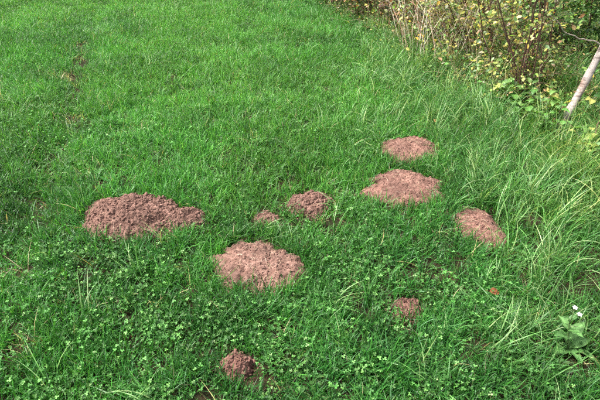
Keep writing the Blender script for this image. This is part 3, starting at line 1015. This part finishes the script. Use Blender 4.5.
PG = 'low leafy plants at the foot of the hedge'
leafy_plant('raspberry_plant', 'low green leafy plant at the foot of the dark stems', 'plant', (1.80, 3.42), 6, .32, 7, (.045, .08), GR, [3, 3, 1, .6, 2], PG)
leafy_plant('raspberry_plant', 'green leafy plant on the left of the base of the pale trunk', 'plant', (1.85, 3.22), 5, .26, 7, (.045, .08), GR, [3, 3, 1, .6, 2], PG)
leafy_plant('raspberry_plant', 'leafy plant with pale green leaves at the right edge under the trunk', 'plant', (1.93, 2.80), 6, .26, 7, (.045, .075), GR, [1, 2, .5, 1.6, 2], PG)
leafy_plant('raspberry_plant', 'leafy plant with yellowing leaves under the yellow leaved shrubs', 'plant', (1.68, 4.15), 6, .34, 7, (.04, .07), YG, [3, 3, 1, .4, .3, 2, .1], PG)
leafy_plant('raspberry_plant', 'dark leafy plant in front of the straw stalks', 'plant', (1.52, 4.75), 6, .32, 7, (.04, .07), GR + YG, [3, 2, 2, 1, 1, 1, 1, .5, .3, .3, .5, .1], PG)
leafy_plant('raspberry_plant', 'grass green leafy plant to the right of the pale trunk', 'plant', (2.36, 3.3), 6, .4, 7, (.045, .08), GR, [3, 3, 1, .6, 2], PG)

leafy_plant('raspberry_plant', 'tall bright green leafy plant between the dark stems and the long grass', 'plant', (1.70, 3.72), 7, .42, 8, (.045, .085), GR, [2, 4, .5, 1, 3], PG)
leafy_plant('raspberry_plant', 'spreading green leafy plant between the dark stems and the pale trunk', 'plant', (1.93, 3.42), 7, .38, 8, (.045, .085), GR, [2, 4, .5, 1, 3], PG)

# ------------------------------------------------------------------ white flowered weed at the lower right
bx, by = 1.075, 1.205
wz = float(ground_h(bx, by))
weed = tag(empty('campion_plant', (bx, by, wz)), 'pale green broad leaved weed with a white flower at the lower right', 'plant')
CW = [(.074, .165, .046), (.095, .195, .060), (.06, .14, .040)]
pts = np.stack([np.linspace(0, -.035, 9) + .006 * np.sin(np.arange(9)), np.linspace(0, .03, 9), np.linspace(-.01, .235, 9)], 1)
v, f = tube(pts, np.linspace(.0034, .0018, 9), 6); m = MB(); m.add(v, f, (.12, .2, .07))
link('stem', m.mesh('stem', M_leaf, True), weed)
for k, (t, az, el, sz) in enumerate([(.12, 3.5, .25, .085), (.12, -.55, .15, .095), (.15, 4.9, .2, .07), (.2, 1.9, .5, .07), (.38, .55, .45, .085), (.38, 3.4, .45, .075),
                                     (.55, 5.2, .35, .055), (.55, 2.1, .6, .055), (.75, .3, .5, .040), (.75, 3.5, .6, .040), (.18, .25, .2, .09)]):
    i = min(int(t * 8), 7); p = pts[i] + (pts[i + 1] - pts[i]) * (t * 8 - i)
    o = link('leaf', single_leaf(CW[k % 3], M_weed, False, .78), weed, loc=p, rot=(rng.normal(0, .15), -el, az))
    o.scale = (sz * 1.2,) * 3
for (fx, fy, fz, tx, ty) in ((0, 0, 0, .2, -.5), (.018, -.014, -.022, .6, -.5)):
    top = pts[-1] + np.array([fx, fy, fz])
    fl = MB(); vv, ff = tube([top + np.array([0, 0, -.012]), top + np.array([0, 0, -.004]), top + np.array([0, 0, .001])], [.0035, .0045, .003], 7)
    fl.add(vv, ff, (.14, .2, .08))
    fo = link('flower', fl.mesh('flower', M_leaf, True), weed)
    pm = leaves_mesh('petal', [(0, 0, 0)], [(1, 0, .1)], [(0, 0, 1)], [.0105], [(.75, .76, .74)], M_petal, 1.5)
    for k in range(5):
        p = link('petal', pm, fo, loc=top, rot=(ty * math.cos(k * 1.257) * -.6, -.25 + ty * math.sin(k * 1.257) * .4, k * 1.257))

# ------------------------------------------------------------------ fallen leaves
def fallen_leaf(label, x, y, z, size, rz, c, tilt=(0, 0), group=None):
    root = tag(empty('fallen_leaf', (x, y, float(ground_h(x, y)) + z), rz), label, 'leaf', group)
    root.rotation_euler = (tilt[0], tilt[1], rz)
    link('leaf_blade', leaves_mesh('leaf_blade', [(0, 0, 0)], [(1, 0, 0)], [(0, 0, 1)], [size], [c], M_dry, 1.1), root)
    v, f = tube([(0, 0, 0), (-size * .2, .003, .003), (-size * .4, .004, -.004)], [.0012, .001, .0008], 5)
    m = MB(); m.add(v, f, np.asarray(c) * .6)
    link('leaf_stalk', m.mesh('leaf_stalk', M_dry, True), root)


fallen_leaf('curled rust brown leaf lying alone in the long grass', .845, 1.49, .062, .058, .2, (.19, .065, .028), (.3, .25))
fallen_leaf('small brown leaf lying in grass above and right of the farthest molehill', 1.0, 3.2, .07, .042, 1.0, (.26, .13, .05), (.2, -.3))
for i, (dx, dy) in enumerate([(0, 0), (.07, -.05), (.13, .02), (.05, .09), (.16, -.10)]):
    fallen_leaf('yellow leaf in the small cluster lying at the foot of the straw stalks', 1.20 + dx, 5.0 + dy, .17 + .02 * (i % 3), .06, i * 1.7, (.62, .36, .05) if i % 2 else (.66, .46, .08), (.5, .3 * (-1) ** i), 'yellow leaves below the straw stalks')
